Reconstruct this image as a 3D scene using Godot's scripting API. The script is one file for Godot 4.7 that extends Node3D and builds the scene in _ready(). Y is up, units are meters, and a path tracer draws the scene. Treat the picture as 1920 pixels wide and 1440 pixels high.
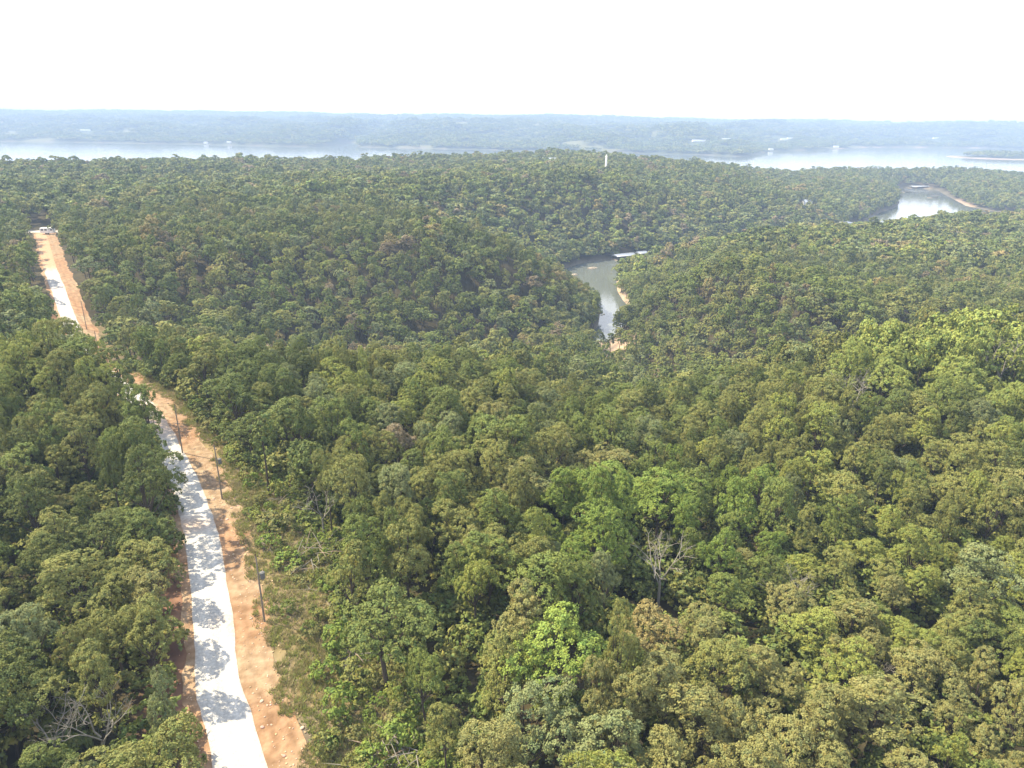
extends Node3D
# Aerial view over an oak-wooded ridge with a gravel lane, a creek cove and a lake.

const CAM_Y := 92.0
var rng := RandomNumberGenerator.new()
var M := {}
var road: PackedVector2Array          # centre line of the gravel lane (x, z), resampled
var cross: PackedVector2Array
var segs: Array = []                  # valley segments
var noise := FastNoiseLite.new()
var fine := FastNoiseLite.new()
var cam_basis: Basis
var used := {}

func _ready() -> void:
	# ---------------------------------------------------------------- camera, sky, sun, exposure
	cam_basis = Basis(Vector3.RIGHT, deg_to_rad(-20.6)) * Basis(Vector3.BACK, deg_to_rad(0.74))
	var cam := Camera3D.new()
	cam.name = "camera"
	cam.fov = rad_to_deg(2.0 * atan(720.0 / 1326.0))
	cam.near = 0.5
	cam.far = 20000.0
	cam.transform = Transform3D(cam_basis, Vector3(0, CAM_Y, 0))
	add_child(cam)
	cam.current = true

	var sky_mat := ProceduralSkyMaterial.new()
	sky_mat.sky_top_color = Color(0.72, 0.765, 0.84)
	sky_mat.sky_horizon_color = Color(0.985, 0.985, 1.0)
	sky_mat.sky_curve = 0.5
	sky_mat.sky_energy_multiplier = 1.0
	sky_mat.ground_bottom_color = Color(0.35, 0.38, 0.32)
	sky_mat.ground_horizon_color = Color(0.8, 0.84, 0.88)
	sky_mat.sun_angle_max = 0.0
	var sky := Sky.new()
	sky.sky_material = sky_mat
	var env := Environment.new()
	env.background_mode = Environment.BG_SKY
	env.sky = sky
	env.background_energy_multiplier = 1.0
	env.tonemap_mode = Environment.TONE_MAPPER_LINEAR
	env.tonemap_exposure = 2.5
	env.fog_enabled = true
	env.fog_density = 0.00027
	env.fog_light_color = Color(0.73, 0.84, 1.0)
	env.sdfgi_enabled = true
	env.ssao_enabled = true
	env.ssil_enabled = true
	var we := WorldEnvironment.new()
	we.name = "world_environment"
	we.environment = env
	add_child(we)

	var sun := DirectionalLight3D.new()
	sun.name = "sun"
	sun.light_energy = 1.6
	sun.light_color = Color(1.0, 0.935, 0.80)
	sun.light_angular_distance = 0.6
	sun.shadow_enabled = true
	var towards := Vector3(-0.94, 1.22, -0.30).normalized()
	sun.transform = Transform3D(Basis.looking_at(-towards, Vector3.UP), Vector3.ZERO)
	add_child(sun)

	# ---------------------------------------------------------------- setting
	rng.seed = 71
	noise.seed = 5
	noise.frequency = 0.012
	noise.fractal_octaves = 3
	fine.seed = 9
	fine.frequency = 0.09
	fine.fractal_octaves = 3
	make_materials()
	make_paths()
	make_ground()
	make_water()
	make_lane()
	make_meshes()
	make_woods()
	make_corridor()
	make_poles()
	make_docks()
	make_buildings()

# ==================================================================== helpers
func smooth(a: float, b: float, x: float) -> float:
	var t := clampf((x - a) / (b - a), 0.0, 1.0)
	return t * t * (3.0 - 2.0 * t)

func numbered(n: String) -> String:
	if not used.has(n):
		used[n] = 0
		return n
	used[n] += 1
	return "%s_%03d" % [n, used[n]]

func thing(called: String, label: String, category: String, at: Vector3, turn := 0.0, group := "") -> Node3D:
	var o := Node3D.new()
	o.name = numbered(called)
	add_child(o)
	o.position = at
	o.rotation.y = turn
	tag(o, label, category, group)
	return o

func tag(o: Node, label: String, category: String, group := "", kind := "") -> void:
	if label: o.set_meta("label", label)
	if category: o.set_meta("category", category)
	if group: o.set_meta("group", group)
	if kind: o.set_meta("kind", kind)

func part(called: String, mesh: Mesh, mat: Material, parent: Node, at := Vector3.ZERO) -> MeshInstance3D:
	var o := MeshInstance3D.new()
	o.name = called
	o.mesh = mesh
	if mat: o.material_override = mat
	o.position = at
	parent.add_child(o, true)
	return o

func top_mesh(called: String, mesh: Mesh, mat: Material, label: String, kind: String, category := "") -> MeshInstance3D:
	var o := MeshInstance3D.new()
	o.name = numbered(called)
	o.mesh = mesh
	if mat: o.material_override = mat
	add_child(o)
	tag(o, label, category, "", kind)
	return o

func mat(c: Color, rough := 0.9, vc := false) -> StandardMaterial3D:
	var m := StandardMaterial3D.new()
	m.albedo_color = c.linear_to_srgb()
	m.roughness = rough
	m.vertex_color_use_as_albedo = vc
	m.metallic_specular = 0.25
	return m

func noise_tex(freq: float, seed_: int, lo: Color, hi: Color, octaves := 5, size := 512) -> NoiseTexture2D:
	var n := FastNoiseLite.new()
	n.seed = seed_
	n.frequency = freq
	n.fractal_octaves = octaves
	var t := NoiseTexture2D.new()
	t.width = size
	t.height = size
	t.seamless = true
	t.noise = n
	var g := Gradient.new()
	g.set_color(0, lo)
	g.set_color(1, hi)
	t.color_ramp = g
	return t

func bump_tex(freq: float, seed_: int, strength: float, size := 512) -> NoiseTexture2D:
	var n := FastNoiseLite.new()
	n.seed = seed_
	n.frequency = freq
	n.fractal_octaves = 4
	var t := NoiseTexture2D.new()
	t.width = size
	t.height = size
	t.seamless = true
	t.noise = n
	t.as_normal_map = true
	t.bump_strength = strength
	return t

func world_tex(m: StandardMaterial3D, t: Texture2D, metres: float) -> void:
	m.albedo_texture = t
	m.uv1_triplanar = true
	m.uv1_world_triplanar = true
	m.uv1_scale = Vector3.ONE / metres

func make_materials() -> void:
	M.ground = mat(Color(1, 1, 1), 0.95, true)
	world_tex(M.ground, noise_tex(0.02, 3, Color(0.72, 0.72, 0.72), Color(1, 1, 1)), 23.0)
	M.gravel = mat(Color(1, 1, 1), 0.95, true)
	world_tex(M.gravel, noise_tex(0.03, 4, Color(0.80, 0.80, 0.80), Color(1, 1, 1)), 7.0)
	M.gravel.normal_enabled = true
	M.gravel.normal_texture = bump_tex(0.08, 6, 5.0)
	M.gravel.normal_scale = 0.6
	M.dirt = mat(Color(1, 1, 1), 0.95, true)
	world_tex(M.dirt, noise_tex(0.015, 14, Color(0.74, 0.70, 0.66), Color(1, 1, 1)), 13.0)
	M.dirt.normal_enabled = true
	M.dirt.normal_texture = bump_tex(0.06, 16, 8.0)
	M.dirt.normal_scale = 0.25
	M.water = mat(Color(0.105, 0.118, 0.108), 0.08)
	M.water.metallic_specular = 0.5
	M.water.normal_enabled = true
	M.water.normal_texture = bump_tex(0.03, 8, 2.0)
	M.water.normal_scale = 0.12
	M.water.uv1_triplanar = true
	M.water.uv1_world_triplanar = true
	M.water.uv1_scale = Vector3.ONE / 31.0
	M.bark = mat(Color(0.13, 0.105, 0.085), 0.95)
	world_tex(M.bark, noise_tex(0.05, 21, Color(0.6, 0.6, 0.6), Color(1, 1, 1)), 2.0)
	M.dead = mat(Color(0.21, 0.195, 0.17), 0.9)
	M.dead_brown = mat(Color(0.24, 0.19, 0.15), 0.9)
	M.pole = mat(Color(0.34, 0.29, 0.24), 0.9)
	world_tex(M.pole, noise_tex(0.04, 22, Color(0.65, 0.65, 0.65), Color(1, 1, 1)), 1.5)
	M.grey_metal = mat(Color(0.13, 0.13, 0.13), 0.6)
	M.ceramic = mat(Color(0.12, 0.07, 0.05), 0.4)
	M.white = mat(Color(0.86, 0.86, 0.85), 0.6)
	M.pale_roof = mat(Color(0.72, 0.73, 0.74), 0.5)
	M.tan_wall = mat(Color(0.52, 0.44, 0.34), 0.8)
	M.grey_roof = mat(Color(0.20, 0.19, 0.18), 0.8)
	M.glass_dark = mat(Color(0.03, 0.04, 0.05), 0.1)
	M.wood_deck = mat(Color(0.33, 0.28, 0.22), 0.9)
	M.rubber = mat(Color(0.03, 0.03, 0.03), 0.8)
	M.stone = mat(Color(0.42, 0.33, 0.25), 0.9, true)
	M.grass = leaf_mat(Color(1, 1, 1), 0.7)
	M.leaf = leaf_mat(Color(1, 1, 1), 0.6)

func leaf_mat(c: Color, back: float) -> StandardMaterial3D:
	var m := mat(c, 0.75, true)
	m.cull_mode = BaseMaterial3D.CULL_DISABLED
	m.metallic_specular = 0.3
	m.backlight_enabled = true
	m.backlight = Color(back, back, back)
	return m

# ==================================================================== terrain
func catmull(pts: PackedVector2Array, step: float) -> PackedVector2Array:
	var c := Curve2D.new()
	for i in pts.size():
		var a := pts[maxi(i - 1, 0)]
		var b := pts[mini(i + 1, pts.size() - 1)]
		var t := (b - a) / 6.0
		c.add_point(pts[i], -t, t)
	c.bake_interval = step
	return c.get_baked_points()

func make_paths() -> void:
	road = catmull(PackedVector2Array([Vector2(-8, -14), Vector2(-16.5, -32), Vector2(-22.6, -44.7), Vector2(-27.6, -53), Vector2(-32.4, -63.3), Vector2(-37.3, -73.5), Vector2(-43.2, -84.5), Vector2(-52.0, -98.6), Vector2(-66, -118), Vector2(-82, -136), Vector2(-98, -155), Vector2(-117.5, -183), Vector2(-141.6, -216), Vector2(-167, -252.5), Vector2(-196, -295.8), Vector2(-217, -327)]), 1.5)
	cross = catmull(PackedVector2Array([Vector2(-330, -318), Vector2(-262, -331), Vector2(-217, -331), Vector2(-180, -337)]), 2.0)
	# creek and draws: x, z, bed height, half width of the bed, width of the bank
	var creek := [[36, -298, 0.3, 6, 50], [45, -321, -2, 1, 58], [53, -348, -2, 4, 66], [50, -374, -2, 4, 78], [45, -400, -2, 8, 90], [43, -436, -2, 14, 95], [62, -468, -2, 13, 95], [95, -490, -2, 11, 85], [135, -512, -3, 11, 75], [198, -556, -3, 10, 75], [290, -622, -3, 12, 80], [385, -692, -4, 18, 85], [475, -800, -4, 27, 85], [506, -887, -3, 17, 70], [564, -1015, -3, 15, 70], [598, -1085, -3, 12, 70]]
	var draw_a := [[36, -298, 0.3, 6, 50], [14, -262, 2, 5, 75], [-8, -240, 4, 4, 88], [-40, -226, 10, 4, 88], [-70, -214, 20, 3, 70], [-92, -208, 35, 2, 40]]
	var draw_b := [[36, -300, 0.3, 8, 45], [40, -262, 2, 7, 55], [44, -222, 4, 5, 75], [70, -196, 12, 3, 52], [120, -208, 18, 3, 46], [180, -228, 24, 3, 50], [260, -245, 32, 3, 60]]
	var draw_c := [[44, -222, 4, 5, 60], [30, -172, 17, 3, 50], [20, -132, 33, 3, 40]]
	for poly in [creek, draw_a, draw_b, draw_c]:
		for i in poly.size() - 1:
			var a: Array = poly[i]
			var b: Array = poly[i + 1]
			segs.append(PackedFloat32Array([a[0], a[1], b[0] - a[0], b[1] - a[1], a[2], b[2] - a[2], a[3], b[3] - a[3], a[4], b[4] - a[4]]))

const SHORE_X := [-9000, -4000, -1700, -1100, -760, -640, -615, -560, -500, -280, 0, 300, 560, 640, 740, 860, 1000, 1200, 1450, 1900, 4000, 9000]
const SHORE_Z := [-2600, -2550, -2460, -2430, -2360, -2330, -2720, -2700, -2370, -2345, -2260, -2240, -2120, -2060, -2250, -2490, -2580, -2760, -3000, -3080, -3000, -3000]
const EDGE_A := [-180, -90, -60, -36, -22, -12, -4, 2, 7, 12, 18, 22, 26, 30, 36, 60, 180]
const EDGE_R := [700, 700, 760, 840, 900, 960, 1020, 1080, 1060, 1000, 1150, 1320, 1420, 1500, 1500, 1500, 1500]

func table(xs: Array, ys: Array, x: float) -> float:
	for i in xs.size() - 1:
		if x <= xs[i + 1]:
			var x0: float = xs[i]
			var x1: float = xs[i + 1]
			return lerpf(ys[i], ys[i + 1], clampf((x - x0) / (x1 - x0), 0.0, 1.0))
	return ys[ys.size() - 1]

func height(x: float, z: float) -> float:
	var r := sqrt(x * x + z * z)
	var h := -6.0
	if r < 1700.0:
		var az := rad_to_deg(atan2(x, -z))
		var base := 40.0
		var calm := smooth(25.0, 90.0, absf(x - z * 0.62 + 6.0))
		base += calm * (2.0 * sin(x / 47.0 + 1.0) * sin(z / 61.0) + 1.5 * sin(x / 131.0 + z / 93.0))
		base -= 5.0 * smooth(0.0, 1.0, (az - 4.0) / 12.0) * smooth(380.0, 560.0, r)
		base += 1.5 * exp(-pow((x - 60.0) / 300.0, 2.0) - pow((z + 850.0) / 160.0, 2.0))
		base += 3.4 * exp(-pow((x + 79.0) / 15.0, 2.0) - pow((z + 112.0) / 15.0, 2.0))
		base += 2.5 * exp(-pow((x - 105.0) / 60.0, 2.0) - pow((z + 140.0) / 28.0, 2.0))
		var rh := smooth(40, 140, x) * smooth(-215, -300, z) * (1.0 - smooth(1.0, 1.4, -z / (430.0 + 0.62 * maxf(x, 0.0))))
		base -= (13.0 - 1.0 * smooth(170, 420, x)) * rh
		base -= 5.0 * smooth(60, 160, x) * smooth(-160, -240, z)
		base += 3.5 * smooth(-22.0, -34.0, az) * smooth(550, 800, r) - 5.0 * exp(-pow((az + 9.0) / 11.0, 2.0)) * smooth(560, 800, r)
		base -= 11.0 * exp(-pow((x + 8.0) / 60.0, 2.0) - pow((z + 395.0) / 70.0, 2.0))
		base += 5.0 * exp(-pow((az - 10.0) / 7.0, 2.0)) * smooth(650, 850, r)
		base -= 15.0 * smooth(14.0, 21.0, az) * smooth(620, 900, r)
		base -= 0.5 * smooth(-500, -760, z) * smooth(-100, -300, x)
		h = base
		if x > -180.0 and z < -80.0:
			for s: PackedFloat32Array in segs:
				var px := x - s[0]
				var pz := z - s[1]
				var t := clampf((px * s[2] + pz * s[3]) / (s[2] * s[2] + s[3] * s[3]), 0.0, 1.0)
				var dx := px - t * s[2]
				var dz := pz - t * s[3]
				var q := (sqrt(dx * dx + dz * dz) - s[6] - t * s[7]) / (s[8] + t * s[9])
				if q < 1.0:
					q = maxf(q, 0.0)
					q = lerpf(0.6 * q + 0.4 * q * q * (3.0 - 2.0 * q), pow(q, 1.5), smooth(-270, -205, z) * (1.0 - smooth(0, 45, x)))
					var bed := s[4] + t * s[5]
					h = minf(h, bed + (base - bed) * q)
		var edge := table(EDGE_A, EDGE_R, az)
		if r > edge - 120.0:
			h -= (h + 6.0) * smooth(edge - 120.0, edge + 40.0, r)
	if r > 1500.0:
		var d := table(SHORE_X, SHORE_Z, x) - z + 40.0 * noise.get_noise_2d(x * 0.4, z * 0.4)
		if d > -60.0:
			var e := smooth(200, 1300, x)
			var w := smooth(200, 900, d)
			var far := -6.0 + 13.0 * smooth(-60, 50, d) + (44.0 + 12.0 * e) * smooth(40, 900, d) + (36.0 - 12.0 * e) * smooth(700, 2300, d)
			far += 38.0 * smooth(40, 260, d) * (1.0 - smooth(900, 1700, d)) * noise.get_noise_2d(x * 0.22 + 60.0, z * 0.3)
			far += w * (4.0 * sin(x / 410.0 + z / 900.0) + 3.0 * sin(x / 173.0 + 1.0 + z / 300.0) + 17.0 * noise.get_noise_2d(x * 0.10, z * 0.10)) 
			h = maxf(h, far)
		h = maxf(h, 11.0 * exp(-pow((x - 1440.0) / 190.0, 2.0) - pow((z + 2190.0) / 150.0, 2.0)) - 5.5)
	return h

func road_at(x: float, z: float) -> Vector2:      # (distance along, signed offset; + is right of the lane)
	var best := 1e9
	var bi := 0
	var i := 0
	var n := road.size()
	while i < n:
		var dx := road[i].x - x
		var dz := road[i].y - z
		var d := dx * dx + dz * dz
		if d < best:
			best = d
			bi = i
		i += 1 if d < 400.0 else (6 if d < 4000.0 else 20)
	var a := road[maxi(bi - 1, 0)]
	var b := road[mini(bi + 1, n - 1)]
	var t := (b - a).normalized()
	var p := Vector2(x, z) - road[bi]
	return Vector2(bi * 1.5 + p.dot(t), -t.y * p.x + t.x * p.y)

func make_ground() -> void:
	var angles := PackedFloat32Array()
	var a := -180.0
	while a < 179.99:
		angles.append(a)
		a += 0.5 if absf(a + 0.25) < 54.0 else 6.0
	var rings := PackedFloat32Array([0.0])
	var r := 4.0
	while r < 6200.0:
		rings.append(r)
		r *= 1.019
	var na := angles.size()
	var verts := PackedVector3Array()
	var cols := PackedColorArray()
	for ri in rings.size():
		for ai in na:
			var th := deg_to_rad(angles[ai])
			var x := sin(th) * rings[ri]
			var z := -cos(th) * rings[ri]
			var h := height(x, z)
			verts.append(Vector3(x, h, z))
			var n := fine.get_noise_2d(x, z)
			var c := Color(0.070 + 0.03 * n, 0.060 + 0.02 * n, 0.034)
			if rings[ri] > 1500.0:
				c = Color(0.080 + 0.02 * n, 0.095 + 0.02 * n, 0.05)
				if noise.get_noise_2d(x * 0.35 + 300.0, z * 0.35) > 0.40:
					c = Color(0.17, 0.17, 0.09)
			var low := 1.0 - smooth(0.6, 2.6, h)
			if low > 0.0 and h < 5.0:
				c = c.lerp(Color(0.46 + 0.1 * n, 0.35 + 0.08 * n, 0.26) if x > 60.0 - (-z - 300.0) * 0.02 and rings[ri] < 480.0 or Vector2(x - 552.0, z + 900.0).length() < 45.0 or Vector2(x - 640.0, z + 1140.0).length() < 40.0 or x > 1150.0 else Color(0.17, 0.15, 0.115), low)
			if rings[ri] > 22.0 and rings[ri] < 240.0 and x < 12.0 and x > -170.0:
				var q := road_at(x, z)
				if q.y > -9.0 and q.y < 0.0:
					c = c.lerp(Color(0.23 + 0.08 * n, 0.13 + 0.05 * n, 0.085), smooth(-8.5, -4.5, q.y))
				elif q.y >= 0.0 and q.y < 18.0:
					c = c.lerp(Color(0.27 + 0.10 * n, 0.21 + 0.07 * n, 0.11), (1.0 - smooth(11.0, 17.0, q.y)) * 0.9)
			var mud := 1.0 - smooth(10.0, 20.0, Vector2(x - 38.0, z + 284.0).length())
			if mud > 0.0:
				c = c.lerp(Color(0.44 + 0.12 * n, 0.32 + 0.09 * n, 0.24), mud * smooth(-0.35, 0.1, n + 0.1))
			if h < -0.5:
				c = c.lerp(Color(0.12, 0.12, 0.08), smooth(-0.5, -3.0, h))
			cols.append(c)
	var split := 0
	while rings[split] < 1850.0:
		split += 1
	for k in 2:
		var lo := 0 if k == 0 else split
		var hi := split if k == 0 else rings.size() - 1
		var idx := PackedInt32Array()
		for ri in range(lo, hi):
			for ai in na:
				var b := (ai + 1) % na
				var p := (ri - lo) * na
				var q := p + na
				idx.append_array([p + ai, q + ai, q + b, p + ai, q + b, p + b])
		var arr := []
		arr.resize(Mesh.ARRAY_MAX)
		var v := verts.slice(lo * na, (hi + 1) * na)
		arr[Mesh.ARRAY_VERTEX] = v
		arr[Mesh.ARRAY_COLOR] = cols.slice(lo * na, (hi + 1) * na)
		arr[Mesh.ARRAY_INDEX] = idx
		var nor := PackedVector3Array()
		nor.resize(v.size())
		for t in range(0, idx.size(), 3):
			var fn := (v[idx[t + 2]] - v[idx[t]]).cross(v[idx[t + 1]] - v[idx[t]])
			for j in 3:
				nor[idx[t + j]] += fn
		for t in nor.size():
			nor[t] = nor[t].normalized() if nor[t].length() > 0.0 else Vector3.UP
		arr[Mesh.ARRAY_NORMAL] = nor
		var mesh := ArrayMesh.new()
		mesh.add_surface_from_arrays(Mesh.PRIMITIVE_TRIANGLES, arr)
		if k == 0:
			top_mesh("ground", mesh, M.ground, "leaf-littered ground of the wooded ridges and creek banks", "structure")
		else:
			top_mesh("hills", mesh, M.ground, "hazy blue-green wooded hills beyond the lake", "structure")

func make_water() -> void:
	var p := PlaneMesh.new()
	p.size = Vector2(11000, 6400)
	var o := top_mesh("lake", p, M.water, "calm pale lake and its narrow winding cove", "structure")
	o.position = Vector3(0, 0, -3050)

func strip(line: PackedVector2Array, offs: PackedFloat32Array, lift: float, wob: float, colour: Callable) -> ArrayMesh:
	var v := PackedVector3Array()
	var c := PackedColorArray()
	var nn := PackedVector3Array()
	var idx := PackedInt32Array()
	var k := offs.size()
	for i in line.size():
		var t := (line[mini(i + 1, line.size() - 1)] - line[maxi(i - 1, 0)]).normalized()
		var side := Vector2(-t.y, t.x)
		for j in k:
			var far_side := offs[k - 1] if offs[j] > 0.0 else offs[0]
			var share := pow(clampf(offs[j] / far_side, 0.0, 1.0), 2.0)
			var key := 57.0 if offs[j] > 0.0 else 0.0
			var off := offs[j] + wob * share * (fine.get_noise_2d(i * 1.3, key) * 1.6 + fine.get_noise_2d(i * 5.0, key + 31.0) * 0.6)
			var p := line[i] + side * off
			v.append(Vector3(p.x, height(p.x, p.y) + lift, p.y))
			nn.append(Vector3.UP)
			c.append(colour.call(i, offs[j], p))
			if i > 0 and j > 0:
				var q := i * k + j
				idx.append_array([q - k - 1, q - 1, q, q - k - 1, q, q - k])
	var arr := []
	arr.resize(Mesh.ARRAY_MAX)
	arr[Mesh.ARRAY_VERTEX] = v
	arr[Mesh.ARRAY_COLOR] = c
	arr[Mesh.ARRAY_NORMAL] = nn
	arr[Mesh.ARRAY_INDEX] = idx
	var m := ArrayMesh.new()
	m.add_surface_from_arrays(Mesh.PRIMITIVE_TRIANGLES, arr)
	return m

func make_lane() -> void:
	var dirt_col := func(i: int, o: float, p: Vector2) -> Color:
		var n := fine.get_noise_2d(p.x * 3.0, p.y * 3.0)
		var g := fine.get_noise_2d(p.x * 0.8 + 90.0, p.y * 0.8)
		var c := Color(0.345, 0.22, 0.135) * (1.0 + 0.30 * n)
		return c.lerp(Color(0.365, 0.28, 0.19), clampf(0.5 + 1.4 * g, 0.0, 0.95)) * (1.0 - 0.16 * exp(-pow((o - 3.2) / 0.3, 2.0)) - 0.13 * exp(-pow((o - 4.7) / 0.3, 2.0)))
	var d := strip(road, PackedFloat32Array([-2.9, -2.4, -1.5, 0, 1.5, 2.3, 2.8, 3.2, 3.6, 4.2, 4.7, 5.2, 5.6]), 0.05, 0.6, dirt_col)
	top_mesh("dirt_verge", d, M.dirt, "bare orange dirt strip graded beside the white gravel lane", "structure")
	var white := func(i: int, o: float, p: Vector2) -> Color:
		var n := fine.get_noise_2d(p.x * 2.5, p.y * 2.5)
		var w := 0.56 + 0.09 * n
		var track := exp(-pow((absf(o) - 0.9) / 0.35, 2.0))
		w *= 0.84 + 0.18 * track
		var c := Color(w, w * 0.975, w * 0.93)
		if absf(o) > 1.95:
			c = c.lerp(Color(0.50, 0.36, 0.25), 0.35)
		var bare := smooth(0.18, 0.45, fine.get_noise_2d(p.x * 0.35 + 40.0, p.y * 0.35)) * 0.5
		bare = maxf(bare, smooth(235.0, 262.0, i * 1.0 + 22.0 * fine.get_noise_2d(p.x * 0.6, p.y * 0.6)) * 0.92)
		return c.lerp(Color(0.47, 0.29, 0.17), bare)
	var w := strip(road, PackedFloat32Array([-2.0, -1.8, -1.5, -1.2, -0.9, -0.6, -0.2, 0.2, 0.6, 0.9, 1.2, 1.5, 1.75, 1.95]), 0.09, 0.16, white)
	top_mesh("gravel_lane", w, M.gravel, "white crushed gravel lane running up through the woods", "structure")
	var pale := func(i: int, o: float, p: Vector2) -> Color:
		return Color(0.50, 0.46, 0.40) * (1.0 + 0.2 * fine.get_noise_2d(p.x, p.y))
	var x := strip(cross, PackedFloat32Array([-3.4, -1.5, 0, 1.5, 3.4]), 0.13, 0.4, pale)
	top_mesh("cross_road", x, M.gravel, "pale road crossing the far end of the gravel lane", "structure")

# ==================================================================== plants
func leaves_mesh(lobes: Array, clumps: int, per: int, size: float, spread: float, seed_: int, low := -0.25, vary := 1.0) -> ArrayMesh:
	var g := RandomNumberGenerator.new()
	g.seed = seed_
	var v := PackedVector3Array()
	var c := PackedColorArray()
	var idx := PackedInt32Array()
	var areas := []
	var total := 0.0
	for l in lobes:
		total += l[1].x * l[1].y
		areas.append(total)
	var made := 0
	var tries := 0
	while made < clumps and tries < clumps * 12:
		tries += 1
		var pick := g.randf() * total
		var li := 0
		while areas[li] < pick:
			li += 1
		var ctr: Vector3 = lobes[li][0]
		var rad: Vector3 = lobes[li][1]
		var d := Vector3(g.randfn(), g.randfn(), g.randfn()).normalized()
		if d.y < low + 0.35 * g.randf():
			continue
		var depth := 1.0 - 0.28 * g.randf() * g.randf()
		var p := ctr + d * rad * depth
		var buried := false
		for lj in lobes.size():
			if lj != li:
				var q: Vector3 = (p - lobes[lj][0]) / lobes[lj][1]
				if q.length() < 0.80:
					buried = true
					break
		if buried and g.randf() < 0.85:
			continue
		made += 1
		var out := (d / rad).normalized()
		var tone := 1.0 + vary * g.randf_range(-0.34, 0.30)
		var warm := g.randf_range(-0.17, 0.17)
		var cr := spread * g.randf_range(0.75, 1.25)
		for k in per:
			var e := Vector3(g.randfn(), g.randfn(), g.randfn()).normalized()
			if e.dot(out) < -0.2:
				e = -e
			var lp := p + e * cr * pow(g.randf(), 0.4) * Vector3(1, 0.8, 1)
			var nrm := (e * 0.9 + out * 0.5 + Vector3(0, 0.45, 0) + Vector3(g.randfn(), g.randfn(), g.randfn()) * 0.62).normalized()
			var u := nrm.cross(Vector3(g.randfn(), g.randfn(), g.randfn())).normalized()
			var w := nrm.cross(u)
			var s := size * g.randf_range(0.65, 1.3)
			var b := v.size()
			v.append(lp - u * s * 0.55)
			v.append(lp + w * s * 0.38 - nrm * s * 0.12)
			v.append(lp + u * s * 0.55)
			v.append(lp - w * s * 0.38 - nrm * s * 0.12)
			var t := tone * (1.0 + vary * g.randf_range(-0.32, 0.36))
			var col := Color(t * (1.0 + warm + g.randf_range(-0.05, 0.05)), t, t * (1.0 - warm))
			for j in 4:
				c.append(col)
			idx.append_array([b, b + 1, b + 2, b, b + 2, b + 3])
	var arr := []
	arr.resize(Mesh.ARRAY_MAX)
	arr[Mesh.ARRAY_VERTEX] = v
	arr[Mesh.ARRAY_COLOR] = c
	arr[Mesh.ARRAY_INDEX] = idx
	var m := ArrayMesh.new()
	m.add_surface_from_arrays(Mesh.PRIMITIVE_TRIANGLES, arr)
	return m

func tube(st: SurfaceTool, a: Vector3, b: Vector3, ra: float, rb: float, sides := 6) -> void:
	var ax := (b - a).normalized()
	var u := ax.cross(Vector3.RIGHT if absf(ax.x) < 0.8 else Vector3.UP).normalized()
	var w := ax.cross(u)
	for i in sides:
		var t0 := TAU * i / sides
		var t1 := TAU * (i + 1) / sides
		var d0 := u * cos(t0) + w * sin(t0)
		var d1 := u * cos(t1) + w * sin(t1)
		for q in [[a, ra, d0], [b, rb, d0], [b, rb, d1], [a, ra, d0], [b, rb, d1], [a, ra, d1]]:
			st.set_normal(q[2])
			st.add_vertex(q[0] + q[2] * q[1])

func branchy(st: SurfaceTool, g: RandomNumberGenerator, at: Vector3, dir: Vector3, length: float, rad: float, depth: int) -> void:
	var p := at
	var d := dir
	for k in 3:
		var q := p + d * length / 3.0
		tube(st, p, q, rad * (1.0 - 0.13 * k), rad * (1.0 - 0.13 * (k + 1)), 5)
		p = q
		d = (d + Vector3(g.randfn(), g.randfn() * 0.6, g.randfn()) * 0.16).normalized()
		if depth > 0 and k > 0:
			var side := (d * 0.6 + Vector3(g.randfn(), 0.25, g.randfn()).normalized() * 0.8).normalized()
			branchy(st, g, p, side, length * g.randf_range(0.5, 0.75), rad * 0.55, depth - 1)
	if depth > 0:
		branchy(st, g, p, (d + Vector3(g.randfn(), 0.1, g.randfn()) * 0.35).normalized(), length * 0.65, rad * 0.6, depth - 1)

var near_crowns: Array = []
var mid_crowns: Array = []
var far_crowns: Array = []
var trunks: Array = []
var limbs: Array = []
var bare: Array = []
var shrub_mesh: Array = []
var hill_crowns: Array = []

func lobes_for(s: int) -> Array:
	var g := RandomNumberGenerator.new()
	g.seed = 100 + s
	var habit := s % 4          # rounded, open and irregular, upright, broad and flat
	var wide: float = [1.0, 1.12, 0.8, 1.18][habit]
	var out := [[Vector3(g.randfn() * 0.3, 6.6, g.randfn() * 0.3), Vector3(2.1, 2.5, 2.1) * ([1.0, 0.72, 0.95, 0.9][habit] as float)]]
	var n: int = [8, 7, 7, 10][habit]
	for i in n:
		var t := TAU * (i + g.randf_range(-0.4, 0.4)) / n
		var r := g.randf_range(1.2, 2.6) * wide
		var q := g.randf_range(0.85, 1.6) * ([1.0, 0.85, 0.95, 0.92][habit] as float)
		out.append([Vector3(cos(t) * r, g.randf_range(4.6, 8.0) + (0.6 if habit == 3 else 0.0), sin(t) * r), Vector3(q, q * g.randf_range(0.75, 1.1), q)])
	for i in (2 if habit == 3 else 4):
		var t := TAU * g.randf()
		var q := g.randf_range(0.8, 1.45)
		var up := g.randf_range(8.2, 9.6) + (0.9 if habit == 2 else (-0.8 if habit == 3 else 0.0))
		var o := g.randf_range(0.4, 1.5)
		out.append([Vector3(cos(t) * o, up, sin(t) * o), Vector3(q, q * 0.95, q)])
	return out

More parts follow.
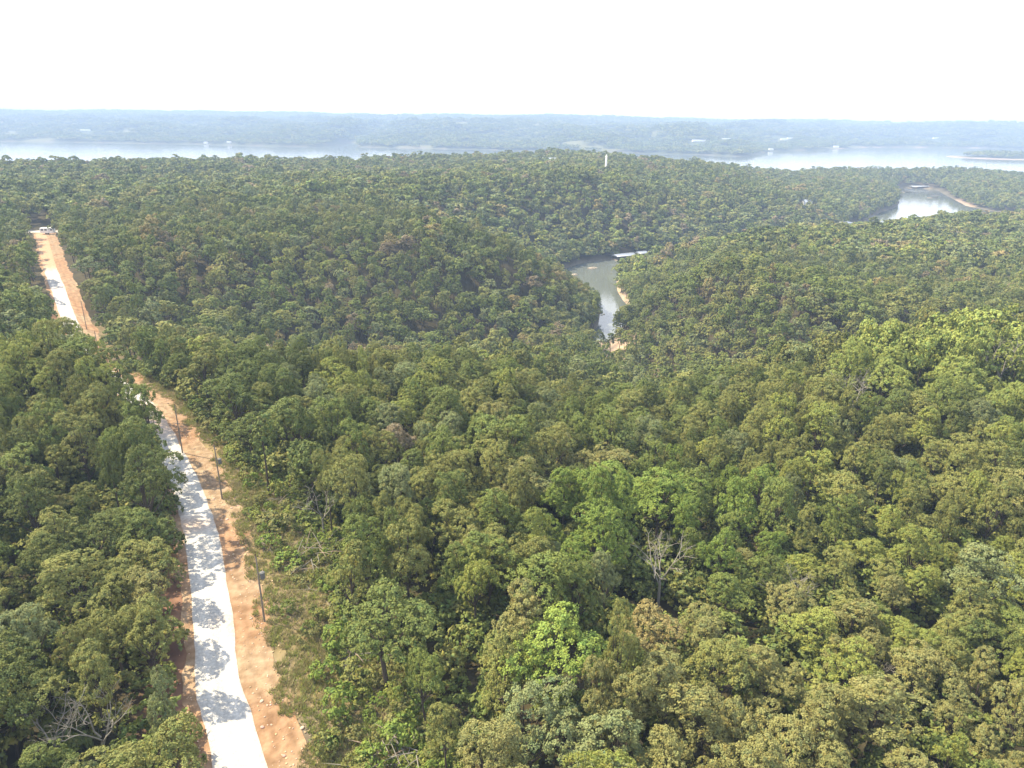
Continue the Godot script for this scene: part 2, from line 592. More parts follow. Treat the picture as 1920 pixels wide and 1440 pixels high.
func make_meshes() -> void:
	for s in 12:
		var lobes := lobes_for(s)
		near_crowns.append(leaves_mesh(lobes, 350, 30, 0.162, 0.34, 300 + s))
		mid_crowns.append(leaves_mesh(lobes, 170, 9, 0.44, 0.42, 400 + s, -0.25, 0.85))
		far_crowns.append(leaves_mesh(lobes, 70, 5, 1.15, 0.6, 500 + s, -0.1, 0.5))
		var g := RandomNumberGenerator.new()
		g.seed = 600 + s
		var st := SurfaceTool.new()
		st.begin(Mesh.PRIMITIVE_TRIANGLES)
		var lean := Vector3(g.randfn() * 0.25, 0, g.randfn() * 0.25)
		tube(st, Vector3(0, -0.4, 0), Vector3(0, 0.4, 0), 0.30, 0.20, 7)
		tube(st, Vector3(0, 0.4, 0), Vector3(0, 3.2, 0) + lean, 0.20, 0.16, 7)
		tube(st, Vector3(0, 3.2, 0) + lean, Vector3(0, 7.2, 0) + lean * 1.6, 0.16, 0.06, 7)
		trunks.append(st.commit())
		var sl := SurfaceTool.new()
		sl.begin(Mesh.PRIMITIVE_TRIANGLES)
		for i in range(1, lobes.size()):
			var base := Vector3(0, g.randf_range(3.0, 5.0), 0) + lean
			var ctr: Vector3 = lobes[i][0]
			var mid := base.lerp(ctr, 0.55) + Vector3(0, -0.3, 0)
			tube(sl, base, mid, 0.10, 0.07, 5)
			tube(sl, mid, ctr, 0.07, 0.03, 5)
		limbs.append(sl.commit())
	for s in 4:
		hill_crowns.append(leaves_mesh([[Vector3(0, 4, 0), Vector3(7, 5, 7)], [Vector3(5, 4, 3), Vector3(5, 4, 5)], [Vector3(-4, 4, 4), Vector3(5, 5, 5)], [Vector3(1, 4, -6), Vector3(5, 4, 5)]], 46, 2, 3.6, 1.2, 800 + s, 0.0))
		shrub_mesh.append(leaves_mesh([[Vector3(0, 0.7, 0), Vector3(0.9, 0.8, 0.9)], [Vector3(0.6, 0.5, 0.2), Vector3(0.6, 0.6, 0.6)], [Vector3(-0.3, 0.9, -0.5), Vector3(0.6, 0.7, 0.6)]], 60, 9, 0.20, 0.22, 700 + s, -0.5))
	for s in 4:
		var g := RandomNumberGenerator.new()
		g.seed = 900 + s
		var st := SurfaceTool.new()
		st.begin(Mesh.PRIMITIVE_TRIANGLES)
		tube(st, Vector3(0, -0.3, 0), Vector3(0.1, 3.6, 0), 0.20, 0.15, 7)
		for i in 4:
			var t := TAU * (i + g.randf() * 0.5) / 4.0
			branchy(st, g, Vector3(0.1, 3.0 + 0.4 * i, 0), Vector3(cos(t) * 0.65, 1.0, sin(t) * 0.65).normalized(), 3.0, 0.10, 3)
		bare.append(st.commit())

const PAL := {
	"olive": Color(0.204, 0.213, 0.063), "green": Color(0.157, 0.193, 0.048), "dark green": Color(0.121, 0.144, 0.041),
	"yellow-green": Color(0.233, 0.259, 0.061), "lime-green": Color(0.215, 0.282, 0.057), "tan-tinged": Color(0.228, 0.224, 0.080),
	"orange-tinged": Color(0.255, 0.213, 0.084), "rusty brown": Color(0.239, 0.194, 0.117), "grey-green": Color(0.194, 0.221, 0.092), "bright green": Color(0.172, 0.232, 0.047),
	"pale lime": Color(0.248, 0.288, 0.073), "straw": Color(0.326, 0.282, 0.143),
	"deep green": Color(0.134, 0.165, 0.045),
}
# coloured patches of the canopy: x, z, reach, colour, chance
const SPOTS := [
	[11.0, -75.4, 12, "bright green", 0.7], [23.0, -83.7, 14, "bright green", 0.75], [33.1, -84.6, 12, "green", 0.6],
	[84.6, -130.6, 20, "pale lime", 1.5], [106.7, -128.8, 26, "pale lime", 1.5], [68.1, -128.8, 12, "pale lime", 1.3],
	[55.2, -108.6, 20, "olive", 0.6], [41.4, -107.6, 14, "olive", 0.6],
	[-77.3, -115.0, 22, "yellow-green", 0.35], [-60.7, -101.2, 14, "olive", 0.6], [-46.0, -73.6, 12, "dark green", 0.6], [-41.4, -57.0, 10, "olive", 0.6],
	[-11.0, -92.0, 14, "olive", 0.5], [2.8, -92.0, 15, "tan-tinged", 0.4], [-18.4, -78.2, 12, "deep green", 0.7], [-12.9, -57.0, 7, "deep green", 0.85],
	[16.6, -43.2, 14, "tan-tinged", 0.5], [29.4, -47.8, 16, "tan-tinged", 0.5], [40.5, -57.0, 16, "yellow-green", 0.4], [30.4, -39.6, 14, "tan-tinged", 0.55],
	[46.0, -69.9, 16, "olive", 0.6], [55.2, -82.8, 18, "olive", 0.5], [0.9, -38.6, 8, "tan-tinged", 0.5], [7.4, -36.8, 8, "grey-green", 0.5],
	[29.4, -40.5, 34, "tan-tinged", 0.5], [42.3, -57.0, 32, "yellow-green", 0.5], [55.2, -77.3, 30, "yellow-green", 0.35], [9.2, -42.3, 20, "olive", 0.4],
	[68.0, -392.0, 9, "pale lime", 1.5], [80.0, -372.0, 8, "yellow-green", 1.4], [38.0, -386.0, 6, "pale lime", 1.3], [76.0, -520.0, 7, "pale lime", 1.2],
	[-23.9, -115.0, 14, "yellow-green", 0.35], [9.2, -115.0, 12, "green", 0.6], [-55.2, -128.8, 24, "deep green", 0.5],
]
# openings in the canopy: x, z, reach
const GAPS := [[3.8, -45.8, 0.9], [17.4, -68.5, 2.2], [15.5, -73.5, 2.6], [-33.6, -43.5, 1.8], [-37.4, -43.2, 1.6], [62.6, -119.5, 3.0], [95.0, -129.5, 3.0], [-3.2, -53.5, 2.7], [6.6, -58.5, 2.2], [26.6, -60.8, 2.6], [22.0, -61.5, 1.8], [92, -122, 3.0], [47, -98, 2.4], [-62, -75, 2.2]]

func colour_at(x: float, z: float, r: float) -> String:
	for s in SPOTS:
		var d := Vector2(x - s[0], z - s[1]).length() / float(s[2])
		if d < 1.0 and rng.randf() < float(s[4]) * (1.0 - 0.5 * d):
			return s[3]
	var q := rng.randf()
	var n := noise.get_noise_2d(x * 1.4, z * 1.4)
	q = clampf(q + n * 0.35, 0.0, 1.0)
	if q < 0.13: return "dark green"
	if q < 0.30: return "deep green"
	if q < 0.50: return "green"
	if q < 0.80: return "olive"
	if q < 0.90: return "grey-green"
	if q < 0.965: return "yellow-green"
	if q < 0.996: return "tan-tinged"
	if r < 170.0: return "olive"
	return "orange-tinged" if rng.randf() < 0.6 else "rusty brown"

func project(p: Vector3) -> Vector3:            # picture position (1920 x 1440) and depth, for sorting and describing the trees
	var q := cam_basis.inverse() * (p - Vector3(0, CAM_Y, 0))
	return Vector3(960.0 + 1326.0 * q.x / -q.z, 720.0 - 1326.0 * q.y / -q.z, -q.z)

const CLEARINGS := [[43, -291, 10], [38, -268, 8], [36, -252, 7], [-215, -328, 4.5], [-214, -322, 9], [90, -700, 15], [39, -838, 14], [282, -701, 14], [309, -676, 11], [262, -644, 8], [-236, -378, 5]]

func wooded(x: float, z: float, h: float) -> bool:
	if h < 0.7:
		return false
	for c in CLEARINGS:
		if Vector2(x - c[0], z - c[1]).length() < c[2]:
			return false
	if x < 10.0 and x > -240.0 and z > -350.0:
		var q := road_at(x, z)
		var right := lerpf(14.6, 9.4, smooth(94.0, 126.0, q.x)) - 1.2 * smooth(100.0, 170.0, q.x) - 1.6 * smooth(170.0, 215.0, q.x)
		right += 1.6 * fine.get_noise_2d(q.x, 3.0)
		var left := -4.9 + 2.1 * smooth(84.0, 98.0, q.x) * (1.0 - smooth(150.0, 172.0, q.x))
		if q.y > left + 1.0 * fine.get_noise_2d(q.x, 9.0) and q.y < right:
			return false
	if x < -150.0 and x > -340.0 and z > -345.0 and z < -300.0:
		for p in cross:
			if Vector2(x, z).distance_to(p) < 4.2:
				return false
	return true

# individually known trees: x, z, colour, crown radius, height, label
func landmark_rows() -> Array:
	return [
		[3.7, -51.0, "lime-green", 4.6, 11.8, "bright lime-green round tree glowing among duller trees", "the lime-green tree"],
		[10.5, -64.5, "grey-green", 2.0, 10.0, "slim pale grey-green tree standing alone beside a dark opening", "the slim pale tree"],
		[-16.8, -97.3, "rusty brown", 3.2, 10.0, "rusty pinkish-brown tree in the green canopy", "the rusty brown tree"],
		[3.0, -62.0, "green", 4.2, 11.5, "domed green tree with a yellowish cap between dark hollows", "the domed green tree"],
		[13.5, -57.0, "orange-tinged", 3.4, 8.5, "orange-tinged low tree at the edge of a dark hollow", "the orange-tinged tree"],
		[19.6, -81.0, "bright green", 4.6, 12.0, "broad vivid green tree, widest of the bright green clump", "the vivid green clump"],
		[-11.8, -54.0, "deep green", 4.6, 11.5, "large deep green tree by the grassy side of the lane clearing", "the large deep green tree"],
		[31.0, -59.0, "yellow-green", 3.4, 7.5, "soft yellow-green low tree beside a narrow dark gap", "the soft yellow-green tree"],
		[-45.2, -77.5, "dark green", 3.8, 14.0, "tall dark green tree crowding the white gravel", "the dark roadside tree"],
		[-53.5, -90.5, "yellow-green", 3.8, 11.5, "yellow-green tree topping the bank where the lane disappears", "the yellow-green bank tree"],
		[78.5, -144.0, "pale lime", 4.6, 14.5, "tall yellow-green tree, first of the row across the hollow", "the tall yellow-green tree"],
		[52.0, -65.4, "grey-green", 4.0, 11.0, "pale silvery-green spreading tree among olive trees near the edge", "the silvery-green tree"],
		[31.4, -46.8, "tan-tinged", 3.8, 9.5, "tan autumn-turning tree standing lowest in the valley-side corner", "the tan autumn tree"],
		[-25.5, -39.5, "olive", 3.0, 10.5, "olive tree leaning over the lowest stretch of white gravel", "the olive lane tree"],
		[1.8, -42.4, "grey-green", 3.8, 11.0, "grey-green leafy tree just in front of the brightest tree", "the grey-green tree"],
		[-43.5, -59.7, "olive", 4.0, 11.0, "broad olive tree well inside the woods beyond the lane", "the broad olive tree"],
		[46.1, -84.7, "olive", 4.2, 11.0, "wide olive-brown tree on the level shoulder of the ridge", "the wide olive tree"],
		[-32.0, -97.0, "deep green", 4.8, 13.5, "tall deep green tree over the dirt verge, trunks showing", "the tall verge tree"],
	]

const TURN_WORDS := ["right of", "behind and right of", "behind", "behind and left of", "left of", "in front and left of", "in front of", "in front and right of"]
const ORDINAL := ["nearest", "second", "third", "fourth", "fifth", "sixth", "seventh", "eighth", "ninth", "tenth", "eleventh", "twelfth", "thirteenth", "fourteenth", "fifteenth", "sixteenth", "seventeenth", "eighteenth", "nineteenth", "twentieth"]

var leaf_mats := {}
func colour_mat(name_: String) -> StandardMaterial3D:
	if not leaf_mats.has(name_):
		leaf_mats[name_] = leaf_mat(PAL[name_], 0.6)
	return leaf_mats[name_]

func add_tree(called: String, v: int, colour: String, p: Vector3, rad: float, tall: float, turn: float, label: String, group: String) -> void:
	var t := thing(called, label, "tree", p, turn, group)
	var sx := rad / 3.4
	var sq := rng.randf_range(0.84, 1.2)
	var s := Vector3(sx * sq, tall / 10.6, sx / sq)
	var a := part("trunk", trunks[v], M.bark, t)
	var b := part("limbs", limbs[v], M.bark, t)
	b.set_meta("kind", "stuff")
	var c := part("crown", near_crowns[v], colour_mat(colour), t)
	for o in [a, b, c]:
		o.scale = s

func make_woods() -> void:
	var rows: Array = []          # x, y, z, colour, rad, tall, variant, turn, r
	var marks := landmark_rows()
	var zones := [[24.0, 160.0, 4.2], [160.0, 420.0, 5.0], [420.0, 1560.0, 6.4]]
	for zn in zones:
		var r0: float = zn[0]
		var r1: float = zn[1]
		var cell: float = zn[2]
		var k := int(r1 / cell) + 1
		for iz in range(0, k):
			for ix in range(-k, k):
				var x := (ix + rng.randf_range(0.08, 0.92)) * cell
				var z := -(iz + rng.randf_range(0.08, 0.92)) * cell
				var r := sqrt(x * x + z * z)
				var skip := rng.randf()
				if r < r0 or r >= r1:
					continue
				var az := absf(rad_to_deg(atan2(x, -z)))
				if az > (56.0 if r < 220.0 else 41.0) or skip < 0.06:
					continue
				var h := height(x, z)
				if not wooded(x, z, h):
					continue
				var gap := false
				if r < 160.0:
					for g in GAPS:
						if Vector2(x - g[0], z - g[1]).length() < g[2] + 1.2:
							gap = true
					for m in marks:
						if Vector2(x - m[0], z - m[1]).length() < 0.62 * float(m[3]) + 1.5:
							gap = true
				if gap:
					continue
				var rad := rng.randf_range(1.9, 3.7) * (1.0 if r < 160.0 else cell / 4.7)
				if rng.randf() < 0.12:
					rad *= 1.25
				if r < 160.0 and x > 14.0 and z > -80.0:
					rad *= 0.8
				var tall: float = rng.randf_range(8.4, 11.9) + (rad - 2.8) * 1.1
				var stand := fine.get_noise_2d(x * 0.35 + 500.0, z * 0.35)
				tall += 2.6 * stand + (2.0 if rng.randf() < 0.05 else 0.0)
				rad *= 1.0 + 0.35 * fine.get_noise_2d(x * 0.3 - 300.0, z * 0.3)
				if r < 160.0 and x < -35.0 and z < -75.0:
					var q := road_at(x, z)
					if q.y < -2.4 and q.y > -9.0 and q.x > 86.0 and q.x < 128.0:
						tall += 1.8
				if r < 95.0 and x < -25.0:
					tall -= 1.3
				if x < -48.0 and x > -92.0 and z < -84.0 and z > -146.0 and Vector2(x + 70.0, z + 112.0).length() < 34.0 and x < -52.0 - (-z - 94.0) * 0.75:
					tall += 2.2
				if r > 130.0 and r < 190.0 and x > 62.0 and x < 150.0 and z < -125.0:
					tall += 3.0
				if r < 160.0 and x > 12.0 and z > -75.0:
					tall -= 1.5
				rows.append([x, h, z, colour_at(x, z, r), rad, tall, rng.randi() % 12, rng.randf() * TAU, r])
	for i in 26000:
		var az := deg_to_rad(rng.randf_range(-2.0, 34.0))
		var r := rng.randf_range(290.0, 1150.0)
		var x := sin(az) * r
		var z := -cos(az) * r
		var h := height(x, z)
		if h > 0.45 and h < 5.5 and (Vector2(x - 43.0, z + 291.0).length() > 12.0) and rng.randf() < 0.75:
			rows.append([x, h - 1.0, z, colour_at(x, z, r), rng.randf_range(2.4, 3.8), rng.randf_range(7.0, 10.5), rng.randi() % 12, rng.randf() * TAU, r])
	# the trees that show largest become things of their own
	var named: Array = []
	var order: Array = []
	for i in rows.size():
		var w: Array = rows[i]
		if w[8] < 170.0:
			var q := project(Vector3(w[0], w[1] + w[5] * 0.7, w[2]))
			if q.z > 0.0 and q.x > -25.0 and q.x < 1945.0 and q.y < 1475.0:
				order.append([w[4] / q.z, i, q])
	order.sort_custom(func(p, q): return p[0] > q[0])
	var single := {}
	for k in mini(272, order.size()):
		single[order[k][1]] = order[k][2]
	var mark_px: Array = []
	for m in marks:
		var h := height(m[0], m[1])
		mark_px.append(project(Vector3(m[0], h + m[4] * 0.7, m[1])))
		add_tree("broadleaf_tree", (rng.randi() % 3) * 4, m[2], Vector3(m[0], h, m[1]), m[3], m[4], rng.randf() * TAU, m[5], "")
	var bins := {}
	for i in single:
		var q: Vector3 = single[i]
		var best := 1e9
		var bi := 0
		for k in mark_px.size():
			var d := Vector2(q.x - mark_px[k].x, (q.y - mark_px[k].y) * 1.3).length()
			if d < best:
				best = d
				bi = k
		var v := Vector2(q.x - mark_px[bi].x, mark_px[bi].y - q.y)
		var sector := posmod(int(round(v.angle() / (PI / 4.0))), 8)
		var key := bi * 8 + sector
		if not bins.has(key):
			bins[key] = []
		bins[key].append([best, i])
	for key in bins:
		var list: Array = bins[key]
		list.sort_custom(func(p, q): return p[0] < q[0])
		for k in list.size():
			var w: Array = rows[list[k][1]]
			var size := "broad" if w[4] > 3.4 else ("slender" if w[4] < 2.6 else "rounded")
			var col: String = w[3]
			var label := "%s %s tree, %s crown %s %s" % [size, col, ORDINAL[k], TURN_WORDS[key % 8], marks[key / 8][6]]
			add_tree("broadleaf_tree", w[6], col, Vector3(w[0], w[1], w[2]), w[4], w[5], w[7], label, "woodland trees around the lane")
	# all others: one wood
	var wood := Node3D.new()
	wood.name = "forest"
	add_child(wood)
	tag(wood, "unbroken oak woodland covering the ridges, slopes and creek banks", "forest", "", "stuff")
	for lod in 3:
		for v in 12:
			var list: Array = []
			for i in rows.size():
				var w: Array = rows[i]
				var l := 0 if w[8] < 150.0 else (1 if w[8] < 400.0 else 2)
				if l == lod and w[6] == v and not single.has(i):
					list.append(w)
			if list.is_empty():
				continue
			scatter("forest_crowns", [near_crowns, mid_crowns, far_crowns][lod][v], M.leaf, list, wood)
			if lod < 2:
				scatter("forest_trunks", trunks[v], M.bark, list, wood)
	var low: Array = []
	for i in 5200:
		var az := deg_to_rad(rng.randf_range(-52.0, 52.0))
		var r := lerpf(26.0, 190.0, sqrt(rng.randf()))
		var x := sin(az) * r
		var z := -cos(az) * r
		var h := height(x, z)
		if wooded(x, z, h):
			var k := rng.randf_range(1.2, 2.6)
			low.append([x, h, z, ["dark green", "deep green", "green", "olive"][rng.randi() % 4], 3.4 * k, 10.6 * k, 0, rng.randf() * TAU, r])
	scatter("undergrowth", shrub_mesh[0], M.leaf, low.slice(0, low.size() / 2), wood)
	scatter("undergrowth", shrub_mesh[1], M.leaf, low.slice(low.size() / 2), wood)
	# woods on the hills over the lake
	var hillwood := Node3D.new()
	hillwood.name = "hill_forest"
	add_child(hillwood)
	tag(hillwood, "distant hazy woods on the hills across the lake", "forest", "", "stuff")
	var hl: Array = [[], [], [], []]
	var g := RandomNumberGenerator.new()
	g.seed = 77
	for i in 60000:
		var az := g.randf_range(-41.0, 41.0)
		var r := lerpf(1900.0, 5600.0, pow(g.randf(), 1.5))
		var x := sin(deg_to_rad(az)) * r
		var z := -cos(deg_to_rad(az)) * r
		var h := height(x, z)
		var field := noise.get_noise_2d(x * 0.35 + 300.0, z * 0.35)
		if h < 2.5 or field > 0.40:
			continue
		var open := false
		for f in FAR:
			var dv := Vector2(f[0] - x, f[1] - z)
			var towards := Vector2(-f[0], -f[1]).normalized()
			var along := -dv.dot(towards)
			if along > -16.0 and along < 120.0 and absf(dv.cross(towards)) < float(f[2]) * 0.55 + 9.0:
				open = true
		if open:
			continue
		var s := g.randf_range(0.7, 1.3) * (1.0 + (r - 2000.0) / 5000.0)
		hl[i % 4].append([x, h, z, ["green", "deep green", "dark green", "olive"][g.randi() % 4], 3.4 * s, 10.6 * s * g.randf_range(0.8, 1.15), 0, g.randf() * TAU, r])
	for k in 4:
		scatter("hill_crowns", hill_crowns[k], M.leaf, hl[k], hillwood)

func scatter(called: String, mesh: Mesh, m: Material, list: Array, parent: Node) -> void:
	var mm := MultiMesh.new()
	mm.transform_format = MultiMesh.TRANSFORM_3D
	mm.use_colors = m == M.leaf or m == M.grass or m == M.stone
	mm.mesh = mesh
	mm.instance_count = list.size()
	var g := RandomNumberGenerator.new()
	g.seed = list.size() * 7 + 3
	for i in list.size():
		var w: Array = list[i]
		var sx: float = w[4] / 3.4
		var sq := g.randf_range(0.84, 1.2)
		var b := Basis(Vector3.UP, w[7]).scaled_local(Vector3(sx * sq, w[5] / 10.6, sx / sq))
		mm.set_instance_transform(i, Transform3D(b, Vector3(w[0], w[1], w[2])))
		if mm.use_colors:
			var c: Color = PAL[w[3]] * (g.randf_range(0.85, 1.15) if w[8] < 300.0 else g.randf_range(0.93, 1.07))
			mm.set_instance_color(i, c)
	var o := MultiMeshInstance3D.new()
	o.name = called
	o.multimesh = mm
	o.material_override = m
	parent.add_child(o, true)

# ==================================================================== along the lane
func on_road(s: float, off: float) -> Vector3:
	var i := clampi(int(s / 1.5), 1, road.size() - 3)
	var t := (road[i + 1] - road[i - 1]).normalized()
	var p := road[i].lerp(road[i + 1], clampf(s / 1.5 - i, 0.0, 1.0)) + Vector2(-t.y, t.x) * off
	return Vector3(p.x, height(p.x, p.y), p.y)

func make_corridor() -> void:
	var g := RandomNumberGenerator.new()
	g.seed = 31
	# grass and weeds: one mass
	var blades := PackedVector3Array()
	var bc := PackedColorArray()
	for k in 16:
		var t := g.randf() * TAU
		var r := g.randf() * 0.28
		var p := Vector3(cos(t) * r, 0, sin(t) * r)
		var l := Vector3(g.randfn() * 0.16, g.randf_range(0.25, 0.6), g.randfn() * 0.16)
		var w := Vector3(-sin(t + 1.0), 0, cos(t + 1.0)) * 0.035
		blades.append_array([p - w, p + l, p + w])
		var q := g.randf_range(0.75, 1.2)
		for j in 3:
			bc.append(Color(q, q, q))
	var arr := []
	arr.resize(Mesh.ARRAY_MAX)
	arr[Mesh.ARRAY_VERTEX] = blades
	arr[Mesh.ARRAY_COLOR] = bc
	var tuft := ArrayMesh.new()
	tuft.add_surface_from_arrays(Mesh.PRIMITIVE_TRIANGLES, arr)
	var list: Array = []
	for i in 15000:
		var s := 20.0 + 200.0 * pow(g.randf(), 1.3)
		var off := g.randf_range(4.2, 17.0)
		var dens := fine.get_noise_2d(s * 0.9, off * 1.1 + 50.0) * 0.7 + (off - 5.6) * 0.14 + 0.12
		if dens < -0.05:
			continue
		var p := on_road(s, off)
		var k := g.randf_range(0.7, 1.5)
		list.append([p.x, p.y, p.z, ["tan-tinged", "straw", "straw", "pale lime", "yellow-green", "straw"][g.randi() % 6], 3.4 * k, 10.6 * k * g.randf_range(0.5, 1.0), 0, g.randf() * TAU, 0])
	var gr := Node3D.new()
	gr.name = "grass"
	add_child(gr)
	tag(gr, "rough yellow-green grass and weeds beside the dirt strip", "grass", "", "stuff")
	scatter("grass_tufts", tuft, M.grass, list, gr)
	for m in 2:
		var weeds: Array = []
		for i in 1300:
			var s := 22.0 + 190.0 * pow(g.randf(), 1.3)
			var off := 6.0 + 11.0 * sqrt(g.randf())
			if fine.get_noise_2d(s * 1.5 + 30.0 * m, off * 1.6) + (off - 9.0) * 0.06 < 0.0:
				continue
			var p := on_road(s, off)
			var k := g.randf_range(0.25, 0.85)
			weeds.append([p.x, p.y, p.z, ["yellow-green", "olive", "tan-tinged", "green", "bright green"][g.randi() % 5], 3.4 * k, 10.6 * k * g.randf_range(0.7, 1.2), 0, g.randf() * TAU, 0])
		scatter("weeds", shrub_mesh[m], M.leaf, weeds, gr)
	# dead sticks and cut branches lying about
	var stick := SurfaceTool.new()
	stick.begin(Mesh.PRIMITIVE_TRIANGLES)
	tube(stick, Vector3(-0.8, 0.05, 0), Vector3(0.1, 0.12, 0.1), 0.03, 0.025, 4)
	tube(stick, Vector3(0.1, 0.12, 0.1), Vector3(0.9, 0.06, -0.1), 0.025, 0.01, 4)
	tube(stick, Vector3(0.1, 0.12, 0.1), Vector3(0.5, 0.25, 0.5), 0.02, 0.008, 4)
	var sticks: Array = []
	for i in 520:
		var s := 24.0 + 130.0 * pow(g.randf(), 1.2)
		var off := 5.0 + 10.5 * sqrt(g.randf())
		if fine.get_noise_2d(s * 0.8 + 70.0, off) < -0.02:
			continue
		var p := on_road(s, off)
		var k := g.randf_range(0.6, 1.7)
		sticks.append([p.x, p.y, p.z, "straw", 3.4 * k, 10.6 * k, 0, g.randf() * TAU, 0])
	var litter := Node3D.new()
	litter.name = "debris"
	add_child(litter)
	tag(litter, "pale dead sticks and cut branches lying in the rough grass", "debris", "", "stuff")
	scatter("sticks", stick.commit(), M.dead, sticks, litter)
	# stones strewn over the dirt
	var sm := SphereMesh.new()
	sm.radius = 0.10
	sm.height = 0.13
	sm.radial_segments = 7
	sm.rings = 3
	var stones: Array = []
	for i in 1500:
		var s := 20.0 + 190.0 * pow(g.randf(), 1.4)
		var off := g.randf_range(2.4, 7.0) if g.randf() < 0.85 else g.randf_range(-3.6, -2.4)
		var p := on_road(s, off)
		var k := g.randf_range(0.3, 1.0) * (2.0 if g.randf() < 0.06 else 1.0)
		stones.append([p.x, p.y + 0.07, p.z, "tan-tinged", 3.4 * k, 10.6 * k, 0, g.randf() * TAU, 0])
	var rub := Node3D.new()
	rub.name = "rubble"
	add_child(rub)
	tag(rub, "loose tan stones strewn over the orange dirt", "stones", "", "stuff")
	var mm := MultiMesh.new()
	mm.transform_format = MultiMesh.TRANSFORM_3D
	mm.use_colors = true
	mm.mesh = sm
	mm.instance_count = stones.size()
	for i in stones.size():
		var w: Array = stones[i]
		var b := Basis(Vector3.UP, w[7]).scaled_local(Vector3(w[4] / 3.4, w[5] / 10.6, 1.3 * w[4] / 3.4))
		mm.set_instance_transform(i, Transform3D(b, Vector3(w[0], w[1], w[2])))
		var q := g.randf_range(0.6, 1.35)
		mm.set_instance_color(i, Color(q, q * g.randf_range(0.85, 1.0), q * g.randf_range(0.75, 1.0)))
	var o := MultiMeshInstance3D.new()
	o.name = "stones"
	o.multimesh = mm
	o.material_override = M.stone
	rub.add_child(o)
	# shrubs of the clearing
	var cols := ["yellow-green", "olive", "bright green", "tan-tinged", "green"]
	var words := ["yellow-green", "olive", "fresh green", "straw-brown", "green"]
	for i in 46:
		var s := 30.0 + 2.9 * i + g.randf_range(-1.0, 1.0)
		var off := g.randf_range(6.6, 14.0) if i % 6 else g.randf_range(-5.0, -3.4)
		if s > 110.0:
			off = minf(off, 8.4)
		var p := on_road(s, off)
		var k := g.randi() % 5
		var where := "in the grassy clearing" if off > 0.0 else "on the lane's shaded side"
		var sz := g.randf_range(0.8, 1.7)
		var size := "big" if sz > 1.35 else ("low" if sz < 1.05 else "bushy")
		var nth: String = ORDINAL[mini(i / 3, 19)]
		var t := thing("shrub", "%s %s shrub %s, %s of the %s clump up" % [size, words[k], where, ["front", "middle", "back"][i % 3], nth], "shrub", p, g.randf() * TAU, "shrubs along the lane clearing")
		var c := part("foliage", shrub_mesh[i % 4], colour_mat(cols[k]), t)
		c.scale = Vector3(sz, sz * g.randf_range(0.7, 1.2), sz)
		var st := SurfaceTool.new()
		st.begin(Mesh.PRIMITIVE_TRIANGLES)
		for j in 3:
			tube(st, Vector3(0, -0.1, 0), Vector3(g.randfn() * 0.3, 0.7, g.randfn() * 0.3), 0.04, 0.02, 5)
		part("stem", st.commit(), M.bark, t)
	# brush piles of cut grey branches
	var piles := [[39.0, 12.3, 1.3, "heap of cut grey-brown branches at the grass edge, nearest of the brush piles"], [58.0, 12.8, 1.0, "small tangle of pale dead branches beside the first utility pole"], [80.0, 12.8, 1.6, "pale brush pile under the tall trees by the second pole"], [101.0, 12.0, 1.0, "thin scatter of dry brush past the second pole"]]
	for q in piles:
		var p := on_road(q[0], q[1])
		var t := thing("brush_pile", q[3], "brush pile", p, g.randf() * TAU, "brush piles along the clearing")
		for j in 40:
			var st := SurfaceTool.new()
			st.begin(Mesh.PRIMITIVE_TRIANGLES)
			var a: Vector3 = Vector3(g.randfn() * 1.0, g.randf_range(0.05, 0.7), g.randfn() * 1.0) * q[2]
			var d: Vector3 = Vector3(g.randfn(), g.randfn() * 0.25, g.randfn()).normalized() * g.randf_range(1.2, 3.0) * q[2]
			var mid: Vector3 = a + d * 0.5 + Vector3(0, 0.12, 0)
			tube(st, a, mid, 0.05, 0.04, 5)
			tube(st, mid, a + d, 0.04, 0.015, 5)
			part("branch", st.commit(), M.dead if j % 3 else M.dead_brown, t)
	# bare and dead trees
	var dead := [
		[17.6, -69.0, 1.0, "bare grey dead tree with forked pale limbs over a dark hollow", 0],
		[31.5, -66.5, 0.8, "pale leaning snag with broken branches among olive trees", 1],
		[-33.8, -44.5, 0.8, "grey leafless tree in the woods beside the lowest part of the lane", 2],
		[-37.6, -44.2, 0.75, "second grey leafless tree, farther from the lane than its twin", 3],
		[63.0, -121.0, 1.2, "wide pale bare tree below the yellow-green row", 1],
		[36.5, -55.5, 0.62, "small twisted grey snag beside the narrow dark gap", 3],
		[-24.5, -80.0, 0.8, "thin bare tree on the clearing edge above the pale brush", 2],
		[96.0, -131.0, 1.3, "pale-trunked bare tree standing in the yellow-green trees", 0],
	]
	for q in dead:
		var t := thing("dead_tree", q[3], "dead tree", Vector3(q[0], height(q[0], q[1]), q[1]), g.randf() * TAU, "")
		var o2 := part("branches", bare[q[4]], M.dead, t)
		o2.scale = Vector3.ONE * float(q[2])
	# slim roadside trees with clear trunks
	var slim := [[104.0, 10.0, 13.0, 1.6, "slim tree with a long bare trunk standing out in the clearing past the second pole"], [96.0, 14.4, 10.0, 2.0, "thin-trunked tree over the pale brush pile"], [91.5, 14.8, 10.5, 2.2, "leafy thin-trunked tree at the forest edge, nearer than its neighbour"]]
